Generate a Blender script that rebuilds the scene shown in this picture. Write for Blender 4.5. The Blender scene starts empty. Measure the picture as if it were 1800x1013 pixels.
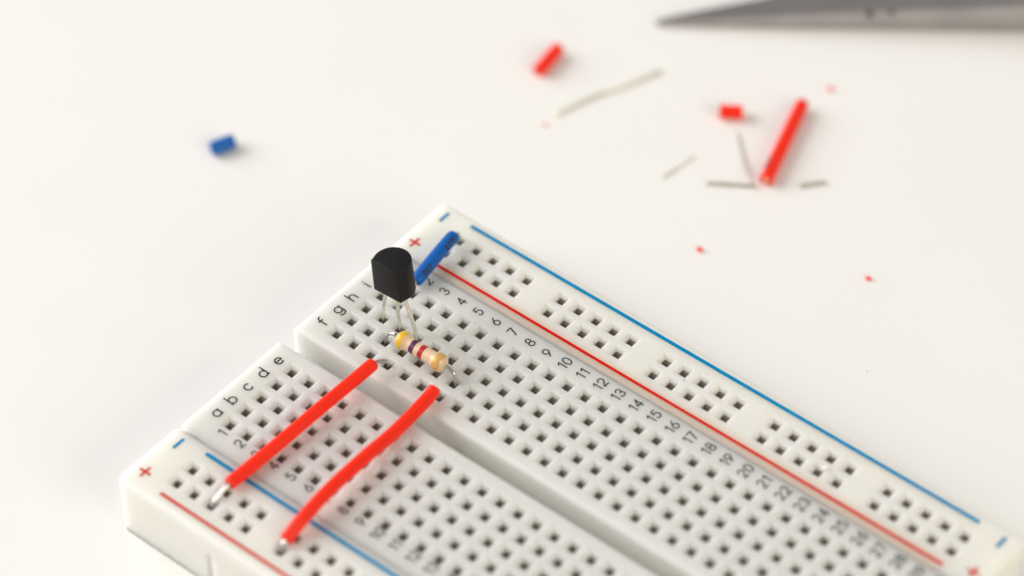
import bpy, bmesh, math, random
from mathutils import Vector, Matrix

# ---------------------------------------------------------------- set-up
# Everything is measured in millimetres in the code; 1 Blender unit = 1 cm.
S = 0.1
scene = bpy.context.scene
scene.unit_settings.system = 'METRIC'
scene.unit_settings.scale_length = 0.01
COL = scene.collection

# camera ---------------------------------------------------------------
cam_data = bpy.data.cameras.new('camera')
cam = bpy.data.objects.new('camera', cam_data)
COL.objects.link(cam)
RIGHT = Vector((0.76979721, 0.63813046, -0.01420485))
VIEW = Vector((-0.44944222, 0.52610582, -0.72195177))
UP = RIGHT.cross(VIEW)
m = Matrix((RIGHT, UP, -VIEW)).transposed().to_4x4()
m.translation = Vector((195.90059, -180.74592, 305.32988)) * S
cam.matrix_world = m
cam_data.sensor_width = 36.0
cam_data.lens = 126.07
cam_data.clip_start = 1.0
cam_data.clip_end = 2000.0
cam_data.dof.use_dof = True
cam_data.dof.focus_distance = 40.5
cam_data.dof.aperture_fstop = 0.097
cam_data.dof.aperture_blades = 0
scene.camera = cam

# world: the even light of a bright white room ----------------------------
world = bpy.data.worlds.new('World')
scene.world = world
world.use_nodes = True
bg = world.node_tree.nodes['Background']
bg.inputs['Color'].default_value = (1.0, 0.99, 0.975, 1)
bg.inputs['Strength'].default_value = 0.40

def area(name, loc, target, size, power, col):
    l = bpy.data.lights.new(name, 'AREA')
    l.shape = 'RECTANGLE'; l.size, l.size_y = size
    l.energy = power; l.color = col
    o = bpy.data.objects.new(name, l); COL.objects.link(o)
    o.location = loc
    d = Vector(target) - Vector(loc)
    o.rotation_euler = d.to_track_quat('-Z', 'Y').to_euler()
    return o
TGT = (2, 3, 0)
area('window_light', (-110, -36, 68), TGT, (120, 100), 228000, (1.0, 0.975, 0.955))
area('room_lamp', (108, -8, 58), TGT, (70, 60), 66000, (1.0, 0.885, 0.68))

scene.view_settings.view_transform = 'Standard'
scene.view_settings.look = 'None'
scene.view_settings.exposure = 0.05
scene.view_settings.gamma = 1.0
scene.cycles.use_denoising = True
scene.cycles.max_bounces = 16
scene.cycles.diffuse_bounces = 12

# ---------------------------------------------------------------- materials
def srgb(r, g, b):
    f = lambda c: (c / 12.92 if c <= 0.04045 else ((c + 0.055) / 1.055) ** 2.4)
    return (f(r / 255), f(g / 255), f(b / 255), 1)

def mat(name, col, rough=0.45, metal=0.0, var=0.0, vscale=8.0, bump=0.0, bscale=60.0, sss=0.0,
        sss_r=(1, .8, .6), sss_scale=0.2, spec=0.5, col2=None, rvar=0.0, coat=0.0):
    M = bpy.data.materials.new(name); M.use_nodes = True
    nt = M.node_tree; N = nt.nodes; L = nt.links
    b = N['Principled BSDF']
    b.inputs['Base Color'].default_value = col
    b.inputs['Roughness'].default_value = rough
    b.inputs['Metallic'].default_value = metal
    b.inputs['Specular IOR Level'].default_value = spec
    b.inputs['Coat Weight'].default_value = coat
    if sss:
        b.inputs['Subsurface Weight'].default_value = sss
        b.inputs['Subsurface Radius'].default_value = sss_r
        b.inputs['Subsurface Scale'].default_value = sss_scale
    tc = N.new('ShaderNodeTexCoord')
    if var or col2 or rvar:
        n = N.new('ShaderNodeTexNoise'); n.inputs['Scale'].default_value = vscale
        n.inputs['Detail'].default_value = 5
        L.new(tc.outputs['Object'], n.inputs['Vector'])
        if var or col2:
            mx = N.new('ShaderNodeMix'); mx.data_type = 'RGBA'
            c2 = col2 or tuple(c * (1 - var) for c in col[:3]) + (1,)
            mx.inputs['A'].default_value = col; mx.inputs['B'].default_value = c2
            rp = N.new('ShaderNodeMapRange')
            rp.inputs['From Min'].default_value = 0.35; rp.inputs['From Max'].default_value = 0.7
            L.new(n.outputs['Fac'], rp.inputs['Value']); L.new(rp.outputs['Result'], mx.inputs['Factor'])
            L.new(mx.outputs['Result'], b.inputs['Base Color'])
        if rvar:
            rr = N.new('ShaderNodeMapRange')
            rr.inputs['To Min'].default_value = max(0.02, rough - rvar); rr.inputs['To Max'].default_value = rough + rvar
            L.new(n.outputs['Fac'], rr.inputs['Value']); L.new(rr.outputs['Result'], b.inputs['Roughness'])
    if bump:
        n2 = N.new('ShaderNodeTexNoise'); n2.inputs['Scale'].default_value = bscale; n2.inputs['Detail'].default_value = 4
        L.new(tc.outputs['Object'], n2.inputs['Vector'])
        bp = N.new('ShaderNodeBump'); bp.inputs['Strength'].default_value = bump; bp.inputs['Distance'].default_value = 0.005
        L.new(n2.outputs['Fac'], bp.inputs['Height']); L.new(bp.outputs['Normal'], b.inputs['Normal'])
    return M

M_TABLE = mat('white_table', (0.84, 0.833, 0.815, 1), rough=0.42, var=0.02, vscale=0.35, bump=0.05, bscale=25, spec=0.35)
M_BOARD = mat('board_plastic', (0.695, 0.70, 0.672, 1), rough=0.38, var=0.025, vscale=1.2, bump=0.06, bscale=40,
              sss=1.0, sss_r=(1.0, 1.0, 0.96), sss_scale=0.38, spec=0.45)
M_RAIL = mat('rail_plastic', (0.80, 0.793, 0.735, 1), rough=0.38, var=0.03, vscale=1.2, bump=0.06, bscale=40,
             sss=1.0, sss_r=(1.0, 1.0, 0.92), sss_scale=0.38, spec=0.45)
# far rail's plastic is tinted pinkish beside the red line, towards the seam
M_RAILF = M_RAIL.copy(); M_RAILF.name = 'rail_plastic_pinkish'
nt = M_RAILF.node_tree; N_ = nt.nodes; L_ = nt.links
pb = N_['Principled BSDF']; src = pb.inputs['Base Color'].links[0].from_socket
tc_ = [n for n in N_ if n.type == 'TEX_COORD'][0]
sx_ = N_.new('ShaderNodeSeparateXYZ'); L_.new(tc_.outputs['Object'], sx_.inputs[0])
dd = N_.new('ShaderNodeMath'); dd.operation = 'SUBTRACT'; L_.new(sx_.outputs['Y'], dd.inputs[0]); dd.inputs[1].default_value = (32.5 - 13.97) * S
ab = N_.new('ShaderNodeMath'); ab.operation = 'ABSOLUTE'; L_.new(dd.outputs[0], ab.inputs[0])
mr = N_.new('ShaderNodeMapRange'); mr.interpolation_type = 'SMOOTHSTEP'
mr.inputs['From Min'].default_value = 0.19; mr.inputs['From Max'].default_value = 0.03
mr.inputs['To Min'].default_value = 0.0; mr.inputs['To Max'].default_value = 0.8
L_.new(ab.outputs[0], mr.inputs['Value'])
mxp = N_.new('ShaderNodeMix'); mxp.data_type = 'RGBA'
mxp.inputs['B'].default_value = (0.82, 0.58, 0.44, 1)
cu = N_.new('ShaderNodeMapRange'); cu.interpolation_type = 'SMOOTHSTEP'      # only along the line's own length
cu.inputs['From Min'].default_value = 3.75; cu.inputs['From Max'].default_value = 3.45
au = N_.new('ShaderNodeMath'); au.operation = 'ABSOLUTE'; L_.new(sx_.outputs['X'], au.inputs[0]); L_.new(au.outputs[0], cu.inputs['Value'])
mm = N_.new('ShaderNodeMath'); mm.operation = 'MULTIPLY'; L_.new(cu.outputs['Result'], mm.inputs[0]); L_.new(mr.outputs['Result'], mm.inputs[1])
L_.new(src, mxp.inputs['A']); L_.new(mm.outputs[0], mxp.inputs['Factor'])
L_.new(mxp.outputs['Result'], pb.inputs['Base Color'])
M_INKB = mat('blue_ink', srgb(0, 136, 190), rough=0.6, var=0.2, vscale=6, spec=0.05)
M_INKR = mat('red_ink', srgb(214, 26, 22), rough=0.6, var=0.2, vscale=6, spec=0.05)
M_INKK = mat('black_ink', srgb(48, 45, 42), rough=0.6, var=0.2, vscale=20)
M_CONTACT = mat('contact_metal', (0.46, 0.40, 0.33, 1), rough=0.5, metal=0.4, var=0.3, vscale=9)
M_RED = mat('red_insulation', srgb(251, 43, 10), rough=0.3, var=0.06, vscale=3, bump=0.04, bscale=30, sss=0.15,
            sss_r=(1, .25, .1), sss_scale=0.05, spec=0.34)
M_BLUE = mat('blue_insulation', srgb(0, 92, 176), rough=0.42, var=0.08, vscale=3, bump=0.04, bscale=30, spec=0.32)
M_BLUE2 = mat('dark_blue_insulation', srgb(6, 96, 178), rough=0.45, var=0.1, vscale=3, spec=0.3)
M_TIN = mat('tinned_wire', (0.56, 0.55, 0.54, 1), rough=0.14, metal=1.0, var=0.08, vscale=6, rvar=0.04)
M_LEAD = mat('tinned_lead', (0.82, 0.80, 0.70, 1), rough=0.18, metal=1.0, var=0.08, vscale=6, rvar=0.05)
M_CLIP = mat('lead_painted_glint', (0.97, 0.94, 0.76, 1), rough=0.34, metal=0.25, vscale=1.3, col2=(0.52, 0.50, 0.38, 1))  # bright and dark reflections on the lead painted as pale and olive tones
M_CLIPD = mat('dull_lead', (0.66, 0.63, 0.52, 1), rough=0.35, metal=0.9, var=0.2, vscale=4)
M_COPPER = mat('copper_core', srgb(236, 190, 150), rough=0.3, metal=0.7)
M_BLACK = mat('black_epoxy', (0.007, 0.0065, 0.007, 1), rough=0.5, var=0.2, vscale=12, bump=0.12, bscale=90, spec=0.22)
M_TAN = mat('resistor_tan', srgb(227, 196, 160), rough=0.28, var=0.07, vscale=8, bump=0.05, bscale=40, spec=0.55, coat=0.3)
M_BY = mat('band_yellow', srgb(230, 184, 40), rough=0.3, var=0.1, vscale=15, coat=0.3)
M_BV = mat('band_violet', srgb(84, 34, 88), rough=0.3, var=0.15, vscale=15, coat=0.3)
M_BR = mat('band_red', srgb(178, 24, 26), rough=0.3, var=0.12, vscale=15, coat=0.3)
M_BG = mat('band_gold', srgb(224, 178, 100), rough=0.35, metal=0.2, var=0.12, vscale=12, coat=0.3)
M_STEEL = mat('tool_steel', (0.47, 0.44, 0.43, 1), rough=0.25, metal=1.0, var=0.15, vscale=2, rvar=0.08, bump=0.05, bscale=20)
M_STEELD = mat('dark_pit', (0.05, 0.035, 0.03, 1), rough=0.6, metal=0.4)
M_WHITE = mat('white_fleck', (0.95, 0.95, 0.95, 1), rough=0.15)

# ---------------------------------------------------------------- helpers
def tag(o, label=None, cat=None, group=None, kind=None):
    if label: o['label'] = label
    if cat: o['category'] = cat
    if group: o['group'] = group
    if kind: o['kind'] = kind
    return o

def link(name, mesh, material, parent=None):
    if material is not None and not mesh.materials:
        mesh.materials.append(material)
    o = bpy.data.objects.new(name, mesh); COL.objects.link(o)
    if parent is not None: o.parent = parent
    return o

def empty(name, loc=(0, 0, 0)):
    o = bpy.data.objects.new(name, None); COL.objects.link(o)
    o.location = Vector(loc) * S
    o.empty_display_size = 0.3
    return o

def mesh_of(name, V, F, smooth=False, origin=(0, 0, 0)):
    me = bpy.data.meshes.new(name)
    og = Vector(origin)
    me.from_pydata([(Vector(v) - og) * S for v in V], [], F)
    me.validate()
    if smooth:
        me.polygons.foreach_set('use_smooth', [True] * len(me.polygons))
    me.update()
    return me

def spline(pts, n=8):
    """Catmull-Rom through pts."""
    P = [Vector(p) for p in pts]
    P = [P[0] * 2 - P[1]] + P + [P[-1] * 2 - P[-2]]
    out = []
    for i in range(1, len(P) - 2):
        a, b, c, d = P[i - 1:i + 3]
        for k in range(n):
            t = k / n
            out.append(0.5 * ((2 * b) + (c - a) * t + (2 * a - 5 * b + 4 * c - d) * t * t + (3 * b - a - 3 * c + d) * t ** 3))
    out.append(P[-2])
    return out

def frames(pts, up=(0, 0, 1)):
    T = []
    for i in range(len(pts)):
        a = pts[max(0, i - 1)]; b = pts[min(len(pts) - 1, i + 1)]
        T.append((b - a).normalized())
    u = Vector(up)
    if abs(T[0].dot(u)) > 0.95: u = Vector((0, 1, 0))
    X = (u - T[0] * u.dot(T[0])).normalized()
    fr = []
    for t in T:
        X = (X - t * X.dot(t)).normalized()
        fr.append((X.copy(), t.cross(X), t))
    return fr

def sweep(pts, rad, seg=20, prof=None, cap=True, inner=None):
    """Tube of rad (number or list) along pts; prof(angle)->radius factor pair; inner = bore radius."""
    fr = frames(pts); V = []; F = []
    n = len(pts)
    R_ = rad if isinstance(rad, (list, tuple)) else [rad] * n
    for p, (x, y, t), r in zip(pts, fr, R_):
        for k in range(seg):
            a = 2 * math.pi * k / seg
            cx, cy = prof(a) if prof else (math.cos(a), math.sin(a))
            V.append(p + x * (cx * r) + y * (cy * r))
    for i in range(n - 1):
        for k in range(seg):
            k2 = (k + 1) % seg
            F.append((i * seg + k, i * seg + k2, (i + 1) * seg + k2, (i + 1) * seg + k))
    if inner is None:
        if cap:
            F.append(tuple(reversed(range(seg)))); F.append(tuple((n - 1) * seg + k for k in range(seg)))
    else:
        base = len(V)
        for p, (x, y, t) in zip(pts, fr):
            for k in range(seg):
                a = 2 * math.pi * k / seg
                V.append(p + x * (math.cos(a) * inner) + y * (math.sin(a) * inner))
        for i in range(n - 1):
            for k in range(seg):
                k2 = (k + 1) % seg
                F.append((base + i * seg + k2, base + i * seg + k, base + (i + 1) * seg + k, base + (i + 1) * seg + k2))
        for k in range(seg):
            k2 = (k + 1) % seg
            F.append((k2, k, base + k, base + k2))
            e = (n - 1) * seg
            F.append((e + k, e + k2, base + e + k2, base + e + k))
    return V, F

def tube(name, pts, rad, material, parent=None, seg=20, origin=(0, 0, 0), **kw):
    V, F = sweep(pts, rad, seg, **kw)
    me = mesh_of(name, V, F, True, origin)
    # flat caps
    for p in me.polygons:
        if len(p.vertices) > 4: p.use_smooth = False
    o = link(name, me, material, parent)
    return o

def insulation_path(ctrl, r, n=8):
    """Centreline plus radii with the softly rounded lip a cut insulation has."""
    c = spline(ctrl, n)
    a = (c[1] - c[0]).normalized(); b = (c[-1] - c[-2]).normalized()
    lip = ((0.0, .72), (.04, .84), (.12, .93), (.22, .985), (.32, 1.0))
    head = [c[0] + a * q[0] for q in lip]
    tail = [c[-1] - b * q[0] for q in reversed(lip)]
    mid = [p for p in c if (p - c[0]).dot(a) > 0.45 and (c[-1] - p).dot(b) > 0.45]
    pts = head + mid + tail
    rad = [r * q[1] for q in lip] + [r * (1 + 0.008 * math.sin(i * 0.35 + len(mid))) for i in range(len(mid))] + [r * q[1] for q in reversed(lip)]
    return pts, rad

# ---------------------------------------------------------------- table
bm = bmesh.new()
bmesh.ops.create_cube(bm, size=1.0)
bmesh.ops.scale(bm, vec=(90, 90, 2.0), verts=bm.verts)
bmesh.ops.translate(bm, vec=(2, 3, -1.0), verts=bm.verts)
bmesh.ops.bevel(bm, geom=[e for e in bm.edges], offset=0.2, segments=2, affect='EDGES')
me = bpy.data.meshes.new('table'); bm.to_mesh(me); bm.free()
table = link('table', me, M_TABLE)
tag(table, 'smooth white table top lying under everything', 'table', kind='structure')

# ---------------------------------------------------------------- breadboard
P = 2.54
TOP = 8.5
OPEN_H = 0.82      # half width of a hole's opening
IN_H = 0.47        # half width of the hole's throat
THROAT = 0.58      # depth of the tapered part
BOTTOM = 4.2       # depth of the throat
ROW_V = {r: i * P for i, r in enumerate('abcde')}
ROW_V.update({r: 10.16 + 7.62 + i * P for i, r in enumerate('fghij')})
RAIL_SHIFT = -45.23

board = empty('breadboard', (36.8, 13.97, 0))
tag(board, 'white solderless breadboard with numbered rows of square holes on the table', 'breadboard')
B0 = (36.8, 13.97, 0)

def plate(name, u0, u1, v0, v1, holes, material, channel=None, notches=(), seams=()):
    """A block whose top carries tapered square holes. holes = list of (u, v)."""
    us = sorted({round(h[0], 4) for h in holes}); vs = sorted({round(h[1], 4) for h in holes})
    hs = {(round(h[0], 4), round(h[1], 4)) for h in holes}
    ub = [u0] + [x for u in us for x in (u - OPEN_H, u + OPEN_H)] + [u1]
    vb = [v0] + [x for v in vs for x in (v - OPEN_H, v + OPEN_H)] + [v1]
    if channel: vb = sorted(vb + list(channel))
    bm = bmesh.new()
    cache = {}
    def vert(u, v, z):
        k = (round(u, 3), round(v, 3), round(z, 3))
        if k not in cache: cache[k] = bm.verts.new(((u - B0[0]) * S, (v - B0[1]) * S, max(z, 0.03) * S))
        return cache[k]
    def face(*ps):
        f = bm.faces.new([vert(*p) for p in ps]); return f
    hole_edges = []; floor = 4.9
    for i in range(len(ub) - 1):
        for j in range(len(vb) - 1):
            a, b, c, d = ub[i], ub[i + 1], vb[j], vb[j + 1]
            cu, cv = round((a + b) / 2, 4), round((c + d) / 2, 4)
            z = TOP
            if channel and channel[0] - 1e-6 <= c and d <= channel[1] + 1e-6: z = floor
            if (cu, cv) in hs and b - a < 2 * OPEN_H + 0.01 and d - c < 2 * OPEN_H + 0.01:
                o = [(a, c), (b, c), (b, d), (a, d)]
                n = [(cu - IN_H, cv - IN_H), (cu + IN_H, cv - IN_H), (cu + IN_H, cv + IN_H), (cu - IN_H, cv + IN_H)]
                for k in range(4):
                    k2 = (k + 1) % 4
                    f = face((*o[k], TOP), (*o[k2], TOP), (*n[k2], TOP - THROAT), (*n[k], TOP - THROAT))
                    e = bm.edges.get((vert(*o[k], TOP), vert(*o[k2], TOP)))
                    hole_edges.append(e)
                    face((*n[k], TOP - THROAT), (*n[k2], TOP - THROAT), (*n[k2], TOP - BOTTOM), (*n[k], TOP - BOTTOM))
                face(*[(*q, TOP - BOTTOM) for q in n])
            else:
                face((a, c, z), (b, c, z), (b, d, z), (a, d, z))
    if channel:
        for i in range(len(ub) - 1):
            for v in channel:
                face((ub[i], v, TOP), (ub[i + 1], v, TOP), (ub[i + 1], v, floor), (ub[i], v, floor))
    # ends
    for u in (u0, u1):
        prof = []
        for v in vb:
            if channel and abs(v - channel[0]) < 1e-6: prof += [(v, TOP), (v, floor)]
            elif channel and abs(v - channel[1]) < 1e-6: prof += [(v, floor), (v, TOP)]
            else: prof.append((v, TOP))
        face((u, v0, 0), *[(u, v, z) for v, z in prof], (u, v1, 0))
    # long sides and bottom
    face((u0, v1, 0), *[(u, v1, TOP) for u in ub], (u1, v1, 0))
    cut = []
    for (n0, n1, h, dp) in notches:
        cut.append((n0, n1, h, dp))
    low = [(u1, v0, 0)]
    bot = [(u0, v1, 0), (u0, v0, 0)]
    for n0, n1, h, dp in reversed(cut):
        low += [(n1, v0, 0), (n1, v0, h), (n0, v0, h), (n0, v0, 0)]
    for n0, n1, h, dp in cut:
        bot += [(n0, v0, 0), (n0, v0 + dp, 0), (n1, v0 + dp, 0), (n1, v0, 0)]
        face((n0, v0, 0), (n0, v0, h), (n0, v0 + dp, h), (n0, v0 + dp, 0))
        face((n1, v0, 0), (n1, v0, h), (n1, v0 + dp, h), (n1, v0 + dp, 0))
        face((n0, v0, h), (n1, v0, h), (n1, v0 + dp, h), (n0, v0 + dp, h))
        face((n0, v0 + dp, 0), (n0, v0 + dp, h), (n1, v0 + dp, h), (n1, v0 + dp, 0))
    face((u0, v0, 0), *[(u, v0, TOP) for u in ub], *low)
    bot += [(u1, v0, 0), (u1, v1, 0)]
    face(*bot)
    bmesh.ops.recalc_face_normals(bm, faces=bm.faces)
    # soften hole rims first, then the outer edges
    bm.edges.ensure_lookup_table()
    def uvz(v): return (v.co.x / S + B0[0], v.co.y / S + B0[1], v.co.z / S)
    corner = [e for e in bm.edges if all((abs(uvz(q)[0] - u0) < 1e-3 or abs(uvz(q)[0] - u1) < 1e-3) and
              (abs(uvz(q)[1] - v0) < 1e-3 or abs(uvz(q)[1] - v1) < 1e-3) for q in e.verts) and abs(uvz(e.verts[0])[2] - uvz(e.verts[1])[2]) > 1]
    bmesh.ops.bevel(bm, geom=corner, offset=0.85 * S, segments=4, profile=0.5, affect='EDGES', clamp_overlap=True)
    hset = set(e for e in hole_edges if e.is_valid)
    top = [e for e in bm.edges if e not in hset and all(abs(uvz(q)[2] - TOP) < 1e-3 for q in e.verts) and e.calc_face_angle(0) > math.radians(50)]
    seam = [e for e in top if all(any(abs(uvz(q)[1] - c) < 1e-3 for c in seams) for q in e.verts)]
    outer = [e for e in top if e not in seam]
    bmesh.ops.bevel(bm, geom=outer, offset=0.45 * S, segments=3, profile=0.5, affect='EDGES', clamp_overlap=True)
    seam = [e for e in seam if e.is_valid]
    bmesh.ops.bevel(bm, geom=seam, offset=0.11 * S, segments=2, profile=0.5, affect='EDGES', clamp_overlap=True)
    rim = [e for e in hole_edges if e.is_valid]
    bmesh.ops.bevel(bm, geom=rim, offset=0.13 * S, segments=2, profile=0.5, affect='EDGES', clamp_overlap=True)
    bmesh.ops.recalc_face_normals(bm, faces=bm.faces)
    me = bpy.data.meshes.new(name); bm.to_mesh(me); bm.free()
    me.materials.append(material)
    return me

main_holes = [((c - 1) * P, ROW_V[r]) for r in 'abcdefghij' for c in range(1, 31)]
FR_V, FB_V = 13.97 + 21.38, 13.97 + 23.85
rail_holes = [(1.27 + i * P, v) for v in (FR_V, FB_V) for i in range(29) if i % 6 != 5]

block = link('terminal_block', plate('terminal_block', -4.2, 77.85, -3.90, 31.83, main_holes, M_BOARD, channel=(12.78, 15.16), seams=(-3.90, 31.83)), None, board)
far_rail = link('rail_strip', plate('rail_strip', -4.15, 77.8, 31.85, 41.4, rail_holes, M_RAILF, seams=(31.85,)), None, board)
near_holes = [(u, v + RAIL_SHIFT) for u, v in rail_holes]
near_rail = link('rail_strip', plate('rail_strip', -4.3, 77.8, -13.72, -3.92, near_holes, M_RAIL,
                 notches=((8.6, 9.8, 5.4, 0.3), (64.0, 65.2, 5.4, 0.3)), seams=(-3.92,)), None, board)
far_rail['label'] = 'power rail strip on the far side of the board'
near_rail['label'] = 'power rail strip on the near side of the board'

# spring contacts at the bottom of the holes ------------------------------
def contact_geo():
    V = []; F = []
    h = IN_H - 0.015
    z0, z1 = -0.64, -4.1
    def quad(*ps):
        b = len(V); V.extend(ps); F.append(tuple(range(b, b + len(ps))))
    # two leaves leaning together, end cheeks and floor
    for s in (-1, 1):
        quad((-h, s * h, z0), (h, s * h, z0), (h, s * 0.09, z0 - 0.6), (-h, s * 0.09, z0 - 0.6))
        quad((-h, s * 0.09, z0 - 0.6), (h, s * 0.09, z0 - 0.6), (h, s * 0.16, z1), (-h, s * 0.16, z1))
        quad((s * h, -h, z0), (s * h, h, z0), (s * h, h, z1), (s * h, -h, z1))
    quad((-h, -h, z1), (h, -h, z1), (h, h, z1), (-h, h, z1))
    return V, F
cV, cF = contact_geo()
CONTACT = mesh_of('contact', cV, cF); CONTACT.materials.append(M_CONTACT)
camC = Vector((195.90059, -180.74592, 305.32988))
def in_frame(u, v):
    d = Vector((u, v, TOP)) - camC
    z = d.dot(VIEW); x = d.dot(RIGHT) / z * 6303.6; y = d.dot(UP) / z * 6303.6
    return abs(x) < 915 and abs(y) < 522
for strip, hl in ((block, main_holes), (far_rail, rail_holes), (near_rail, near_holes)):
    restV = []; restF = []
    for (u, v) in hl:
        if in_frame(u, v):
            o = bpy.data.objects.new('contact', CONTACT); COL.objects.link(o)
            o.parent = strip
            o.location = Vector((u - B0[0], v - B0[1], TOP)) * S
        else:
            b = len(restV)
            restV += [(x + u - B0[0], y + v - B0[1], z + TOP) for x, y, z in cV]
            restF += [tuple(b + i for i in f) for f in cF]
    if restV:
        o = link('contact_rows', mesh_of('contact_rows', restV, restF), M_CONTACT, strip)
        o['kind'] = 'stuff'

# printing -----------------------------------------------------------------
PZ = TOP + 0.012
def ribbon(V, F, pts, w, z):
    """Flat stroke with rounded ends along 2-D pts, upper face at z + 0.012, joined into V, F."""
    n = len(pts)
    pts = [Vector((p[0], p[1])) for p in pts]
    closed = (pts[0] - pts[-1]).length < 1e-6
    L_ = []; R_ = []
    for i, p in enumerate(pts):
        if closed:
            a = pts[i - 1] if i > 0 else pts[-2]; b = pts[i + 1] if i < n - 1 else pts[1]
        else:
            a = pts[max(0, i - 1)]; b = pts[min(n - 1, i + 1)]
        t = (b - a).normalized(); nn = Vector((-t.y, t.x))
        L_.append(p + nn * w / 2); R_.append(p - nn * w / 2)
    base = len(V)
    for l, r in zip(L_, R_):
        V.append((l.x, l.y, z)); V.append((r.x, r.y, z))
    for i in range(n - 1):
        F.append((base + 2 * i, base + 2 * i + 1, base + 2 * i + 3, base + 2 * i + 2))
    if not closed:
        for end, sgn in ((0, -1), (n - 1, 1)):
            t = (pts[1] - pts[0] if end == 0 else pts[-1] - pts[-2]).normalized() * sgn
            nn = Vector((-t.y, t.x)); p = pts[end]
            b = len(V); k = 6
            arc = [p + nn * (w / 2 * math.cos(math.pi * q / k)) + t * (w / 2 * math.sin(math.pi * q / k)) for q in range(k + 1)]
            V.extend((q.x, q.y, z) for q in arc); F.append(tuple(reversed(range(b, b + k + 1))))

def arc(cx, cy, rx, ry, a0, a1, n=14):
    return [(cx + rx * math.cos(math.radians(a0 + (a1 - a0) * i / n)), cy + ry * math.sin(math.radians(a0 + (a1 - a0) * i / n))) for i in range(n + 1)]

# glyphs drawn as strokes: baseline y = 0, digits 1.0 high, x-height 0.70, ascender 1.0
G = {
 '0': [arc(.3, .5, .3, .5, 0, 360, 22)],
 '1': [[(.06, .80), (.28, .99)], [(.30, 1.0), (.30, 0)]],
 '2': [arc(.3, .70, .28, .30, 165, -35, 12) + [(.04, 0.03)], [(.02, 0.0), (.60, 0.0)]],
 '3': [arc(.29, .745, .25, .255, 160, -90, 12) , arc(.29, .26, .29, .26, 80, -160, 13)],
 '4': [[(.45, 0), (.45, 1.0)], [(.43, .98), (.02, .31)], [(.0, .30), (.62, .30)]],
 '5': [[(.55, 1.0), (.12, 1.0)], [(.12, 1.0), (.07, .58)], arc(.28, .33, .30, .33, 128, -150, 13)],
 '6': [arc(.31, .31, .29, .31, 0, 360, 20), [(.48, 1.0), (.25, .72), (.06, .46), (.02, .33)]],
 '7': [[(.02, 1.0), (.58, 1.0)], [(.57, .98), (.22, 0)]],
 '8': [arc(.3, .755, .245, .245, 0, 360, 18), arc(.3, .265, .30, .265, 0, 360, 18)],
 '9': [arc(.29, .69, .29, .31, 0, 360, 20), [(.12, 0), (.35, .28), (.54, .54), (.58, .67)]],
 'a': [arc(.33, .35, .33, .35, 0, 360, 22), [(.66, .70), (.66, 0)]],
 'b': [[(.0, 1.05), (.0, 0)], arc(.33, .35, .33, .35, 0, 360, 22)],
 'c': [arc(.34, .35, .34, .35, 48, 312, 18)],
 'd': [[(.66, 1.05), (.66, 0)], arc(.33, .35, .33, .35, 0, 360, 22)],
 'e': [[(.02, .37), (.67, .37)], arc(.34, .35, .33, .35, 4, 315, 20)],
 'f': [[(.20, 0), (.20, .80)] + arc(.42, .80, .22, .24, 180, 75, 8), [(.0, .66), (.42, .66)]],
 'g': [arc(.33, .36, .33, .34, 0, 360, 22), [(.66, .70), (.66, -.05)] + arc(.34, -.05, .32, .27, 0, -155, 10)],
 'h': [[(.0, 1.05), (.0, 0)], arc(.28, .42, .28, .28, 180, 0, 12) + [(.56, 0)]],
 'i': [[(.0, .70), (.0, 0)], [(.0, .93), (.0, .97)]],
 'j': [[(.22, .70), (.22, -.12)] + arc(.02, -.12, .20, .2, 0, -80, 6), [(.22, .93), (.22, .97)]],
}
GW = {'1': .40, 'c': .62, 'f': .42, 'i': .0, 'j': .22, 'h': .56}
def stamp(name, text, u, v, size, w, parent, material, sx=1.0):
    """Printed text centred at (u, v); reads towards +v with its top towards -u."""
    V = []; F = []; x = 0; lay = 0
    gap = .24
    total = sum(GW.get(c, .62) for c in text) + gap * (len(text) - 1)
    for ch in text:
        for st in G[ch]:
            pts = []
            for (gx, gy) in st:
                xx = (x + gx - total / 2) * size * sx; yy = (gy - .5 if ch.isdigit() else gy - .38) * size
                pts.append((-yy, xx))
            ribbon(V, F, pts, w, lay * 0.006)
            lay += 1
        x += GW.get(ch, .62) + gap
    me = mesh_of(name, V, F)
    o = link(name, me, material, parent)
    o.location = Vector((u - B0[0], v - B0[1], PZ)) * S
    return o

for r in 'abcdefghij':
    stamp('letter', r, -2.12, ROW_V[r] + (0.12 if r in 'abcde' else 0.1), 1.36, 0.195, block, M_INKK, 1.0)
for c in range(1, 31):
    u = (c - 1) * P + 0.35
    stamp('number', str(c), u, 30.30, 1.2, 0.17, block, M_INKK, 1.0)
    stamp('number', str(c), u, -1.60 if c < 10 else -1.75, 1.2, 0.17, block, M_INKK, 1.0)

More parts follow.
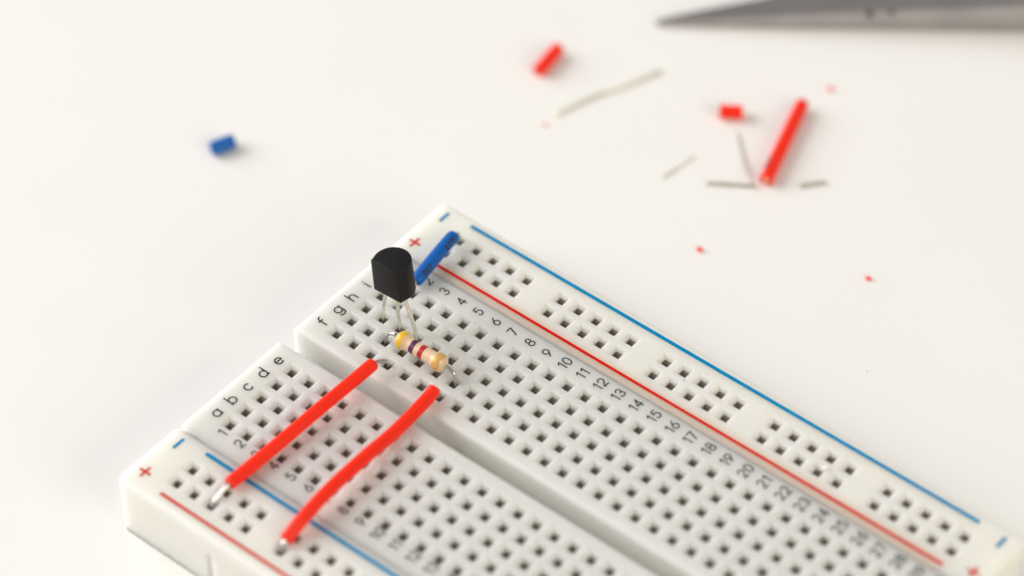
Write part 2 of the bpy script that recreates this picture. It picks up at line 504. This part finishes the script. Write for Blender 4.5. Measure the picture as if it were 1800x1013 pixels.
def bar(name, a, b, w, parent, material, extra=None):
    V = []; F = []
    cx, cy = (a[0] + b[0]) / 2, (a[1] + b[1]) / 2
    ribbon(V, F, [(a[0] - cx, a[1] - cy), (b[0] - cx, b[1] - cy)], w, 0)
    if extra:
        ribbon(V, F, [(extra[0][0] - cx, extra[0][1] - cy), (extra[1][0] - cx, extra[1][1] - cy)], w, 0.006)
    o = link(name, mesh_of(name, V, F), material, parent)
    o.location = Vector((cx - B0[0], cy - B0[1], PZ)) * S
    return o
for strip, sh in ((far_rail, 0), (near_rail, RAIL_SHIFT)):
    bar('blue_line', (1.2, 40.25 + sh), (72.4, 40.25 + sh), 0.49, strip, M_INKB)
    bar('red_line', (1.2, 32.95 + sh), (72.7, 32.95 + sh), 0.40, strip, M_INKR)
    for u in (-2.36, 76.0):
        bar('minus_mark', (u, 38.72 + sh), (u, 40.12 + sh), 0.40, strip, M_INKB)
        bar('plus_mark', (u, 34.13 - .72 + sh), (u, 34.13 + .72 + sh), 0.30, strip, M_INKR,
            extra=((u - .68, 34.13 + sh), (u + .68, 34.13 + sh)))

# ---------------------------------------------------------------- transistor
def hole(r, c): return ((c - 1) * P, ROW_V[r])
def rail(k, i): return (1.27 + i * P, {'fr': FR_V, 'fb': FB_V, 'nr': FR_V + RAIL_SHIFT, 'nb': FB_V + RAIL_SHIFT}[k])

TC = (4.72, 22.95)      # body axis
TZ0, TZ1 = 14.35, 18.85
trans = empty('transistor', (TC[0], TC[1], TOP))
tag(trans, 'black D-shaped transistor standing on three thin legs in the breadboard', 'transistor')
T0 = (TC[0], TC[1], TOP)
bm = bmesh.new()
flat = -1.45; rr = 2.28
half = math.sqrt(rr * rr - flat * flat) + 0.28
outline = [(-half, flat)]
outline += [(half, flat)]
a0 = math.degrees(math.atan2(flat + 0.75, rr))
for k in range(25):
    a = math.radians(-22 + (180 + 44) * k / 24)
    outline.append((rr * math.cos(a), rr * math.sin(a) ))
ringA = [bm.verts.new(((x * 1.0) * S, y * S, (TZ0 - TOP) * S)) for x, y in outline]
ringB = [bm.verts.new(((x * 0.975) * S, (y * 0.97) * S, (TZ1 - TOP) * S)) for x, y in outline]
n = len(outline)
bm.faces.new(list(reversed(ringA))); bm.faces.new(ringB)
for k in range(n):
    bm.faces.new((ringA[k], ringA[(k + 1) % n], ringB[(k + 1) % n], ringB[k]))
bmesh.ops.recalc_face_normals(bm, faces=bm.faces)
sharp = [e for e in bm.edges if e.calc_face_angle(0) > math.radians(25)]
bmesh.ops.bevel(bm, geom=sharp, offset=0.11 * S, segments=3, profile=0.5, affect='EDGES')
for f in bm.faces: f.smooth = True
me = bpy.data.meshes.new('body'); bm.to_mesh(me); bm.free()
me.set_sharp_from_angle(angle=math.radians(28))
tb = link('body', me, M_BLACK, trans)
piv = Matrix.Translation(Vector((0, 0, (TZ0 - TOP) * S)))
tb.matrix_local = piv @ Matrix.Rotation(math.radians(-4.5), 4, 'Y') @ piv.inverted()
sq = lambda w, h: (lambda a: (max(-1, min(1, 1.6 * math.cos(a))) * w, max(-1, min(1, 1.6 * math.sin(a))) * h))
for k, (c, ox) in enumerate(((2, -1.27), (3, 0.0), (4, 1.27))):
    hu, hv = hole('h', c)
    tx = TC[0] + ox
    pts = spline([(tx, TC[1] - .05, TZ0 + 0.4), (tx, TC[1] - .05, TZ0 - 0.3), (tx + (hu - tx) * .12, TC[1] - .05, TZ0 - 1.1),
                  (hu + (tx - hu) * .35, hv, 11.0), (hu + (tx - hu) * .05, hv, 8.8), (hu, hv, 7.0), (hu, hv, 5.2)], 5)
    tube('lead', pts, 0.2, M_LEAD, trans, seg=12, origin=T0, prof=sq(0.95, 0.8))

# ---------------------------------------------------------------- resistor
ra, rb = hole('g', 3), hole('g', 7)
RZ = 10.28
R0 = (10.16, ra[1], TOP)
res_ = empty('resistor', R0)
tag(res_, 'tan resistor with yellow, violet, red and gold bands bridging the breadboard holes', 'resistor')
x0, x1 = 7.05, 14.15
rz_a, rz_b = RZ + 0.02, RZ - 0.02
rv = 20.30
def rprofile(t):
    """radius of the dog-bone at t in 0..1"""
    def cap(q):   # q distance from an end in 0..1 of bulge
        return q
    L_ = x1 - x0; x = t * L_
    def bulge(d):
        if d < 0.8: return 1.07 * math.sqrt(max(0.0, 1 - ((0.8 - d) / 0.8) ** 2 * 0.94))
        if d < 1.2: return 1.07
        if d < 1.75:
            s = (d - 1.2) / 0.55; s = s * s * (3 - 2 * s)
            return 1.07 - 0.22 * s
        return 0.85
    return bulge(min(x, L_ - x))
def rseg(t0, t1, off, n):
    pts = []; rad = []
    for i in range(n + 1):
        t = t0 + (t1 - t0) * i / n
        pts.append(Vector((x0 + (x1 - x0) * t, rv, rz_a + (rz_b - rz_a) * t))); rad.append(rprofile(t) + off)
    return pts, rad
pts, rad = rseg(0, 1, 0, 60)
rbody = tube('body', pts, rad, M_TAN, res_, seg=36, origin=R0)
for nm, t0, t1, mt, lb in (('colour_band', .045, .185, M_BY, 'yellow band'), ('colour_band', .315, .415, M_BV, 'violet band'),
                       ('colour_band', .495, .595, M_BR, 'red band'), ('colour_band', .80, .955, M_BG, 'gold band')):
    p_, r_ = rseg(t0, t1, 0.018, 10)
    r_[0] -= 0.03; r_[-1] -= 0.03
    b = tube(nm, p_, r_, mt, res_, seg=36, origin=R0, cap=False)
    b['label'] = lb
tube('lead', spline([(x0 + .25, rv, rz_a), (x0 - .25, rv, rz_a + .12), (6.55, 20.32, 10.42), (5.75, 20.32, 9.95), (5.3, 20.32, 9.1), (5.12, 20.32, 8.0), (5.08, 20.32, 5.6)], 6),
     0.22, M_TIN, res_, seg=12, origin=R0)
tube('lead', spline([(x1 - .25, rv, rz_b), (x1 + .25, rv, rz_b + .02), (14.75, 20.32, 10.2), (15.35, 20.32, 9.75), (15.6, 20.32, 9.0), (15.45, 20.32, 8.0), (15.3, 20.32, 5.6)], 6),
     0.22, M_TIN, res_, seg=12, origin=R0)

# ---------------------------------------------------------------- jumper wires
def patch(V, F, path, fr, r, s0, s1, a0, a1, ns=3, na=3):
    """Small curved print patch on a tube: s along the path in mm, a degrees round it."""
    acc = [0.0]
    for i in range(1, len(path)): acc.append(acc[-1] + (path[i] - path[i - 1]).length)
    def at(s):
        for i in range(1, len(acc)):
            if acc[i] >= s:
                t = (s - acc[i - 1]) / max(1e-9, acc[i] - acc[i - 1])
                return path[i - 1].lerp(path[i], t), fr[i]
        return path[-1], fr[-1]
    b = len(V)
    for i in range(ns + 1):
        p, (x, y, t) = at(s0 + (s1 - s0) * i / ns)
        for k in range(na + 1):
            a = math.radians(a0 + (a1 - a0) * k / na)
            V.append(p + (x * math.cos(a) + y * math.sin(a)) * (r + 0.012))
    for i in range(ns):
        for k in range(na):
            q = b + i * (na + 1) + k
            F.append((q, q + 1, q + na + 2, q + na + 1))

def jumper(name, label, ctrl, r, material, cond_a, cond_b, group, marks=(), base=None):
    o0 = base
    root = empty(name, o0); tag(root, label, 'jumper wire', group)
    pts, rad = insulation_path(ctrl, r)
    tube('insulation', pts, rad, material, root, seg=28, origin=o0)
    for c in (cond_a, cond_b):
        tube('conductor', spline(c, 6), 0.27, M_TIN, root, seg=12, origin=o0)
    if marks:
        fr = frames(pts); V = []; F = []
        for mk in marks: patch(V, F, pts, fr, r, *mk)
        link('printed_mark', mesh_of('printed_mark', V, F, True, o0), M_INKK, root)
    return root

GR = 'jumper wires plugged into the breadboard'
ax, ay = hole('f', 4); bx_, by_ = rail('nr', 2)
jumper('jumper_wire', 'red jumper wire nearest the board end, running from beside the resistor to the near rail',
       [(7.52, 15.75, 10.12), (7.46, 14.4, 10.03), (7.14, 7.0, 9.8), (6.80, -.2, 9.42), (6.58, -5.2, 9.34), (6.49, -7.15, 9.34)], 0.78, M_RED,
       [(7.5, 15.2, 10.08), (7.54, 15.9, 10.0), (7.64, 16.6, 9.75), (7.74, 17.3, 9.25), (7.76, 17.7, 8.6), (7.68, 17.8, 7.6), (7.62, 17.78, 5.6)],
       [(6.52, -6.6, 9.34), (6.46, -7.6, 9.2), (6.41, -8.7, 8.72), (6.37, -9.5, 8.3), (6.35, -9.84, 7.6), (6.35, -9.88, 5.6)], GR, base=(ax, ay - 14, TOP))
ax, ay = hole('f', 7); bx_, by_ = rail('nr', 6)
jumper('jumper_wire', 'bowed red jumper wire, the longer-looking one farther from the board end',
       [(15.12, 17.35, 9.8), (15.3, 15.6, 9.5), (15.6, 10.0, 9.36), (15.84, 4.6, 9.95), (16.12, -1.3, 10.28), (16.32, -5.6, 9.9), (16.47, -9.05, 9.1)], 0.78, M_RED,
       [(15.17, 16.9, 9.72), (15.18, 17.45, 9.5), (15.24, 17.74, 8.9), (15.24, 17.78, 7.6), (15.24, 17.78, 5.6)],
       [(16.44, -8.4, 9.25), (16.47, -9.1, 8.98), (16.5, -9.6, 8.55), (16.51, -9.86, 7.8), (16.51, -9.88, 5.6)], GR, base=(ax, ay - 14, TOP))
ax, ay = hole('j', 2)
stroke = []
for s0, chars in ((1.0, 3), (5.6, 3)):
    for q in range(chars):
        s = s0 + q * 0.62
        kind_ = (q + (0 if s0 < 2 else 1)) % 3
        stroke.append((s, s + .2, 24, 78))
        if kind_ == 0: stroke += [(s + .2, s + .5, 24, 40), (s + .34, s + .5, 40, 74)]
        elif kind_ == 1: stroke += [(s + .2, s + .42, 60, 78), (s + .2, s + .36, 40, 50)]
        else: stroke += [(s + .2, s + .4, 30, 46)]
jumper('jumper_wire', 'short blue jumper wire behind the transistor, leading to the far rail',
       [(2.44, 28.7, 9.45), (2.36, 29.6, 9.6), (1.95, 32.8, 9.85), (1.6, 35.4, 9.95), (1.42, 36.85, 9.9)], 0.80, M_BLUE,
       [(2.4, 29.2, 9.5), (2.48, 28.5, 9.4), (2.54, 28.05, 9.0), (2.54, 27.94, 8.0), (2.54, 27.94, 5.6)],
       [(1.46, 36.4, 9.92), (1.38, 37.0, 9.85), (1.3, 37.6, 9.4), (1.27, 37.8, 8.5), (1.27, 37.82, 5.6)], GR, marks=stroke, base=(2.0, 32.9, TOP))

# ---------------------------------------------------------------- scraps on the table
def scrap(name, label, cat, a, b, r, material, group, core=False, marks=(), bend=0.0, core_pull=0.0):
    a = Vector((a[0], a[1], r)); b = Vector((b[0], b[1], r))
    mid = (a + b) / 2 + Vector((-(b - a).y, (b - a).x, 0)) * bend
    o0 = (mid.x, mid.y, 0)
    root = empty(name, o0); tag(root, label, cat, group)
    c = spline([a, mid, b], 8)
    tube('insulation', c, r, material, root, seg=24, origin=o0, inner=r * 0.42)
    if core:
        t = (b - a).normalized()
        tube('conductor', [a - t * core_pull, b - t * 0.2], r * 0.40, M_COPPER, root, seg=12, origin=o0)
    if marks:
        fr = frames(c); V = []; F = []
        for mk in marks: patch(V, F, c, fr, r, *mk)
        link('printed_mark', mesh_of('printed_mark', V, F, True, o0), M_INKK, root)
    return root
GS = 'cut pieces of insulation on the table'
scrap('insulation_scrap', 'short red insulation piece lying alone left of the silver clipping', 'scrap', (-15.0, 72.1), (-15.75, 76.9), 0.85, M_RED, GS)
scrap('insulation_scrap', 'stubby red insulation piece beside the long red offcut', 'scrap', (7.0, 80.45), (9.35, 82.1), 0.85, M_RED, GS)
scrap('wire_offcut', 'long straight red wire offcut with its cut end towards the board', 'scrap', (18.75, 74.3), (14.15, 87.9), 0.85, M_RED, GS, core=True, core_pull=0.15,
      marks=((1.2, 1.5, -70, -15), (1.7, 2.3, -60, -20), (2.5, 2.8, -70, -15), (3.0, 3.5, -60, -25)))
scrap('insulation_scrap', 'small blue insulation piece alone on the left of the table', 'scrap', (-37.25, 36.2), (-36.15, 38.9), 0.90, M_BLUE2, GS)

def clipping(label, pts, r, material=M_LEAD):
    c = spline([(p[0], p[1], p[2] if len(p) > 2 else r) for p in pts], 6)
    mid = c[len(c) // 2]
    o = tube('lead_clipping', c, r, material, None, seg=12, origin=(mid.x, mid.y, 0), prof=sq(.9, .95))
    o.location = Vector((mid.x, mid.y, 0)) * S
    tag(o, label, 'wire clipping', 'lead clippings on the table')
    return o
clipping('long pale silver lead clipping, slightly bent, near the short red piece', [(-8.9, 67.6), (-7.3, 73.0), (-5.5, 77.0), (-3.6, 82.2)], 0.165, M_CLIP)
clipping('faint pale lead clipping left of the dark one', [(8.35, 67.4), (8.6, 70), (8.95, 72.8)], 0.09, M_CLIP)
clipping('hair-thin grey lead clipping running up from the dark one to the stubby red piece', [(10.7, 79.4), (14.2, 76.0, .22), (17.7, 72.75, .75)], 0.085, M_CLIPD)
clipping('dark grey lead clipping touching the cut end of the long red offcut', [(12.9, 69.9), (15.5, 71.6), (18.1, 73.35)], 0.175, M_CLIPD)
clipping('short dark lead clipping right of the long red offcut', [(22.1, 76.6), (23.1, 77.8), (24.15, 79.1)], 0.18, M_CLIPD)

rng = random.Random(4)
def crumb(label, u, v, s, material, cat='crumb', z=None, group='red plastic crumbs on the table'):
    bm = bmesh.new()
    bmesh.ops.create_icosphere(bm, subdivisions=2, radius=1.0)
    for q in bm.verts:
        k = 1 + rng.uniform(-.25, .25)
        q.co = Vector((q.co.x * s[0] * k, q.co.y * s[1] * k, max(-.8, q.co.z) * s[2] * k)) * S
    zmin = min(q.co.z for q in bm.verts)
    for q in bm.verts: q.co.z -= zmin
    me = bpy.data.meshes.new('plastic_crumb'); bm.to_mesh(me); bm.free()
    o = link('plastic_crumb' if cat == 'crumb' else 'fleck', me, material)
    o.location = Vector((u, v, (z or 0) + .005)) * S
    tag(o, label, cat, group)
    return o
crumb('tiny red crumb beyond the long red offcut', 14.8, 92.9, (.35, .3, .2), M_RED)
crumb('tiny red crumb just behind the blue line of the board', 19.3, 60.5, (.38, .33, .22), M_RED)
crumb('tiny red crumb farthest to the right', 37.65, 69.25, (.36, .28, .22), M_RED)
crumb('faint red crumb at the lower end of the long silver clipping', -8.7, 65.7, (.2, .2, .12), M_RED)
fl = crumb('bright white fleck caught on a hole of the far rail', 55.1, 35.95, (.5, .22, .2), M_WHITE, 'fleck', TOP, None)
fl.rotation_euler.z = math.radians(70)

# ---------------------------------------------------------------- metal tool
tip = Vector((-9.3, 88.5, 0))
ax_ = Vector((0.795, 0.607, 0)).normalized(); nb = Vector((-ax_.y, ax_.x, 0))
o0 = (tip.x, tip.y, 0)
tool = empty('metal_tool', o0)
tag(tool, 'grey steel tool with a long tapered tip at the far right corner', 'tool')
secs = [(0.0, .25, .35), (0.6, .55, .8), (3, 1.1, 1.25), (8, 2.2, 1.8), (15, 3.7, 2.6), (23, 5.4, 3.4), (35, 7.8, 4.5), (50, 10.6, 5.9), (62, 12.6, 7.6), (70, 13, 7.8)]
bm = bmesh.new(); rings = []
for s, w, h in secs:
    base = ax_ * s
    z0 = 0.02 + 0.25 * math.exp(-s / 3)
    c = min(w, h) * 0.14
    prof = [(-.02, z0), (0, h - c * 1.5), (c * 1.5, h), (w - c, h), (w, h - c), (w, z0 + c), (w - c, z0), (c, z0 - .01)]
    rings.append([bm.verts.new((base + nb * p[0] + Vector((0, 0, p[1]))) * S) for p in prof])
for a, b in zip(rings, rings[1:]):
    for k in range(8):
        bm.faces.new((a[k], a[(k + 1) % 8], b[(k + 1) % 8], b[k]))
bm.faces.new(rings[0]); bm.faces.new(list(reversed(rings[-1])))
bmesh.ops.recalc_face_normals(bm, faces=bm.faces)
sh = [e for e in bm.edges if e.calc_face_angle(0) > math.radians(30)]
bmesh.ops.bevel(bm, geom=sh, offset=0.12 * S, segments=2, affect='EDGES')
for f in bm.faces: f.smooth = True
me = bpy.data.meshes.new('jaw'); bm.to_mesh(me); bm.free()
me.set_sharp_from_angle(angle=math.radians(30))
link('jaw', me, M_STEEL, tool)
for s, z, r in ((26.9, 2.6, .55), (29.6, 2.9, .4)):
    V = []; F = []
    c = ax_ * s - nb * 0.03 + Vector((0, 0, z))
    k = 16
    for i in range(k):
        a = 2 * math.pi * i / k
        V.append(c + ax_ * (r * math.cos(a)) + Vector((0, 0, r * math.sin(a) * .8)))
    for i in range(k):
        a = 2 * math.pi * i / k
        V.append(c + nb * 0.2 + ax_ * (r * math.cos(a)) + Vector((0, 0, r * math.sin(a) * .8)))
    F = [tuple(range(k)), tuple(reversed(range(k, 2 * k)))] + [(i, (i + 1) % k, k + (i + 1) % k, k + i) for i in range(k)]
    link('dark_pit', mesh_of('dark_pit', V, F), M_STEELD, tool)

# ---------------------------------------------------------------- specks of dust
rd = random.Random(11)
V = []; F = []
def mote(u, v, z, s_):
    b = len(V); k = 6
    for lev, rr_ in ((0.0, 1.0), (0.5, .6)):
        for i in range(k):
            a = 2 * math.pi * i / k
            q = s_ * rr_ * rd.uniform(.7, 1.2)
            V.append((u + q * math.cos(a), v + q * math.sin(a) * .7, z + 0.01 + lev * s_))
    F.append(tuple(b + k + i for i in range(k)))
    for i in range(k): F.append((b + i, b + (i + 1) % k, b + k + (i + 1) % k, b + k + i))
for (u, v) in ((22.0, 14.2), (11.3, 28.6), (30.5, 39.2), (44.4, 33.9), (35.2, 36.6), (9.4, 11.7), (40.6, 11.9), (52.0, 39.0), (-1.2, 28.0), (60.3, 16.6), (25.6, 29.0), (19.0, -5.9)):
    mote(u, v, TOP, rd.uniform(.06, .11))
for i in range(16):
    mote(rd.uniform(-45, -8), rd.uniform(5, 60), 0, rd.uniform(.05, .1))
for i in range(10):
    mote(rd.uniform(0, 50), rd.uniform(48, 90), 0, rd.uniform(.05, .1))
M_DUST = mat('dust', (0.36, 0.32, 0.28, 1), rough=0.9)
tag(link('dust', mesh_of('dust', V, F), M_DUST), 'tiny scattered specks of dust on the board and table', 'dust', kind='stuff')
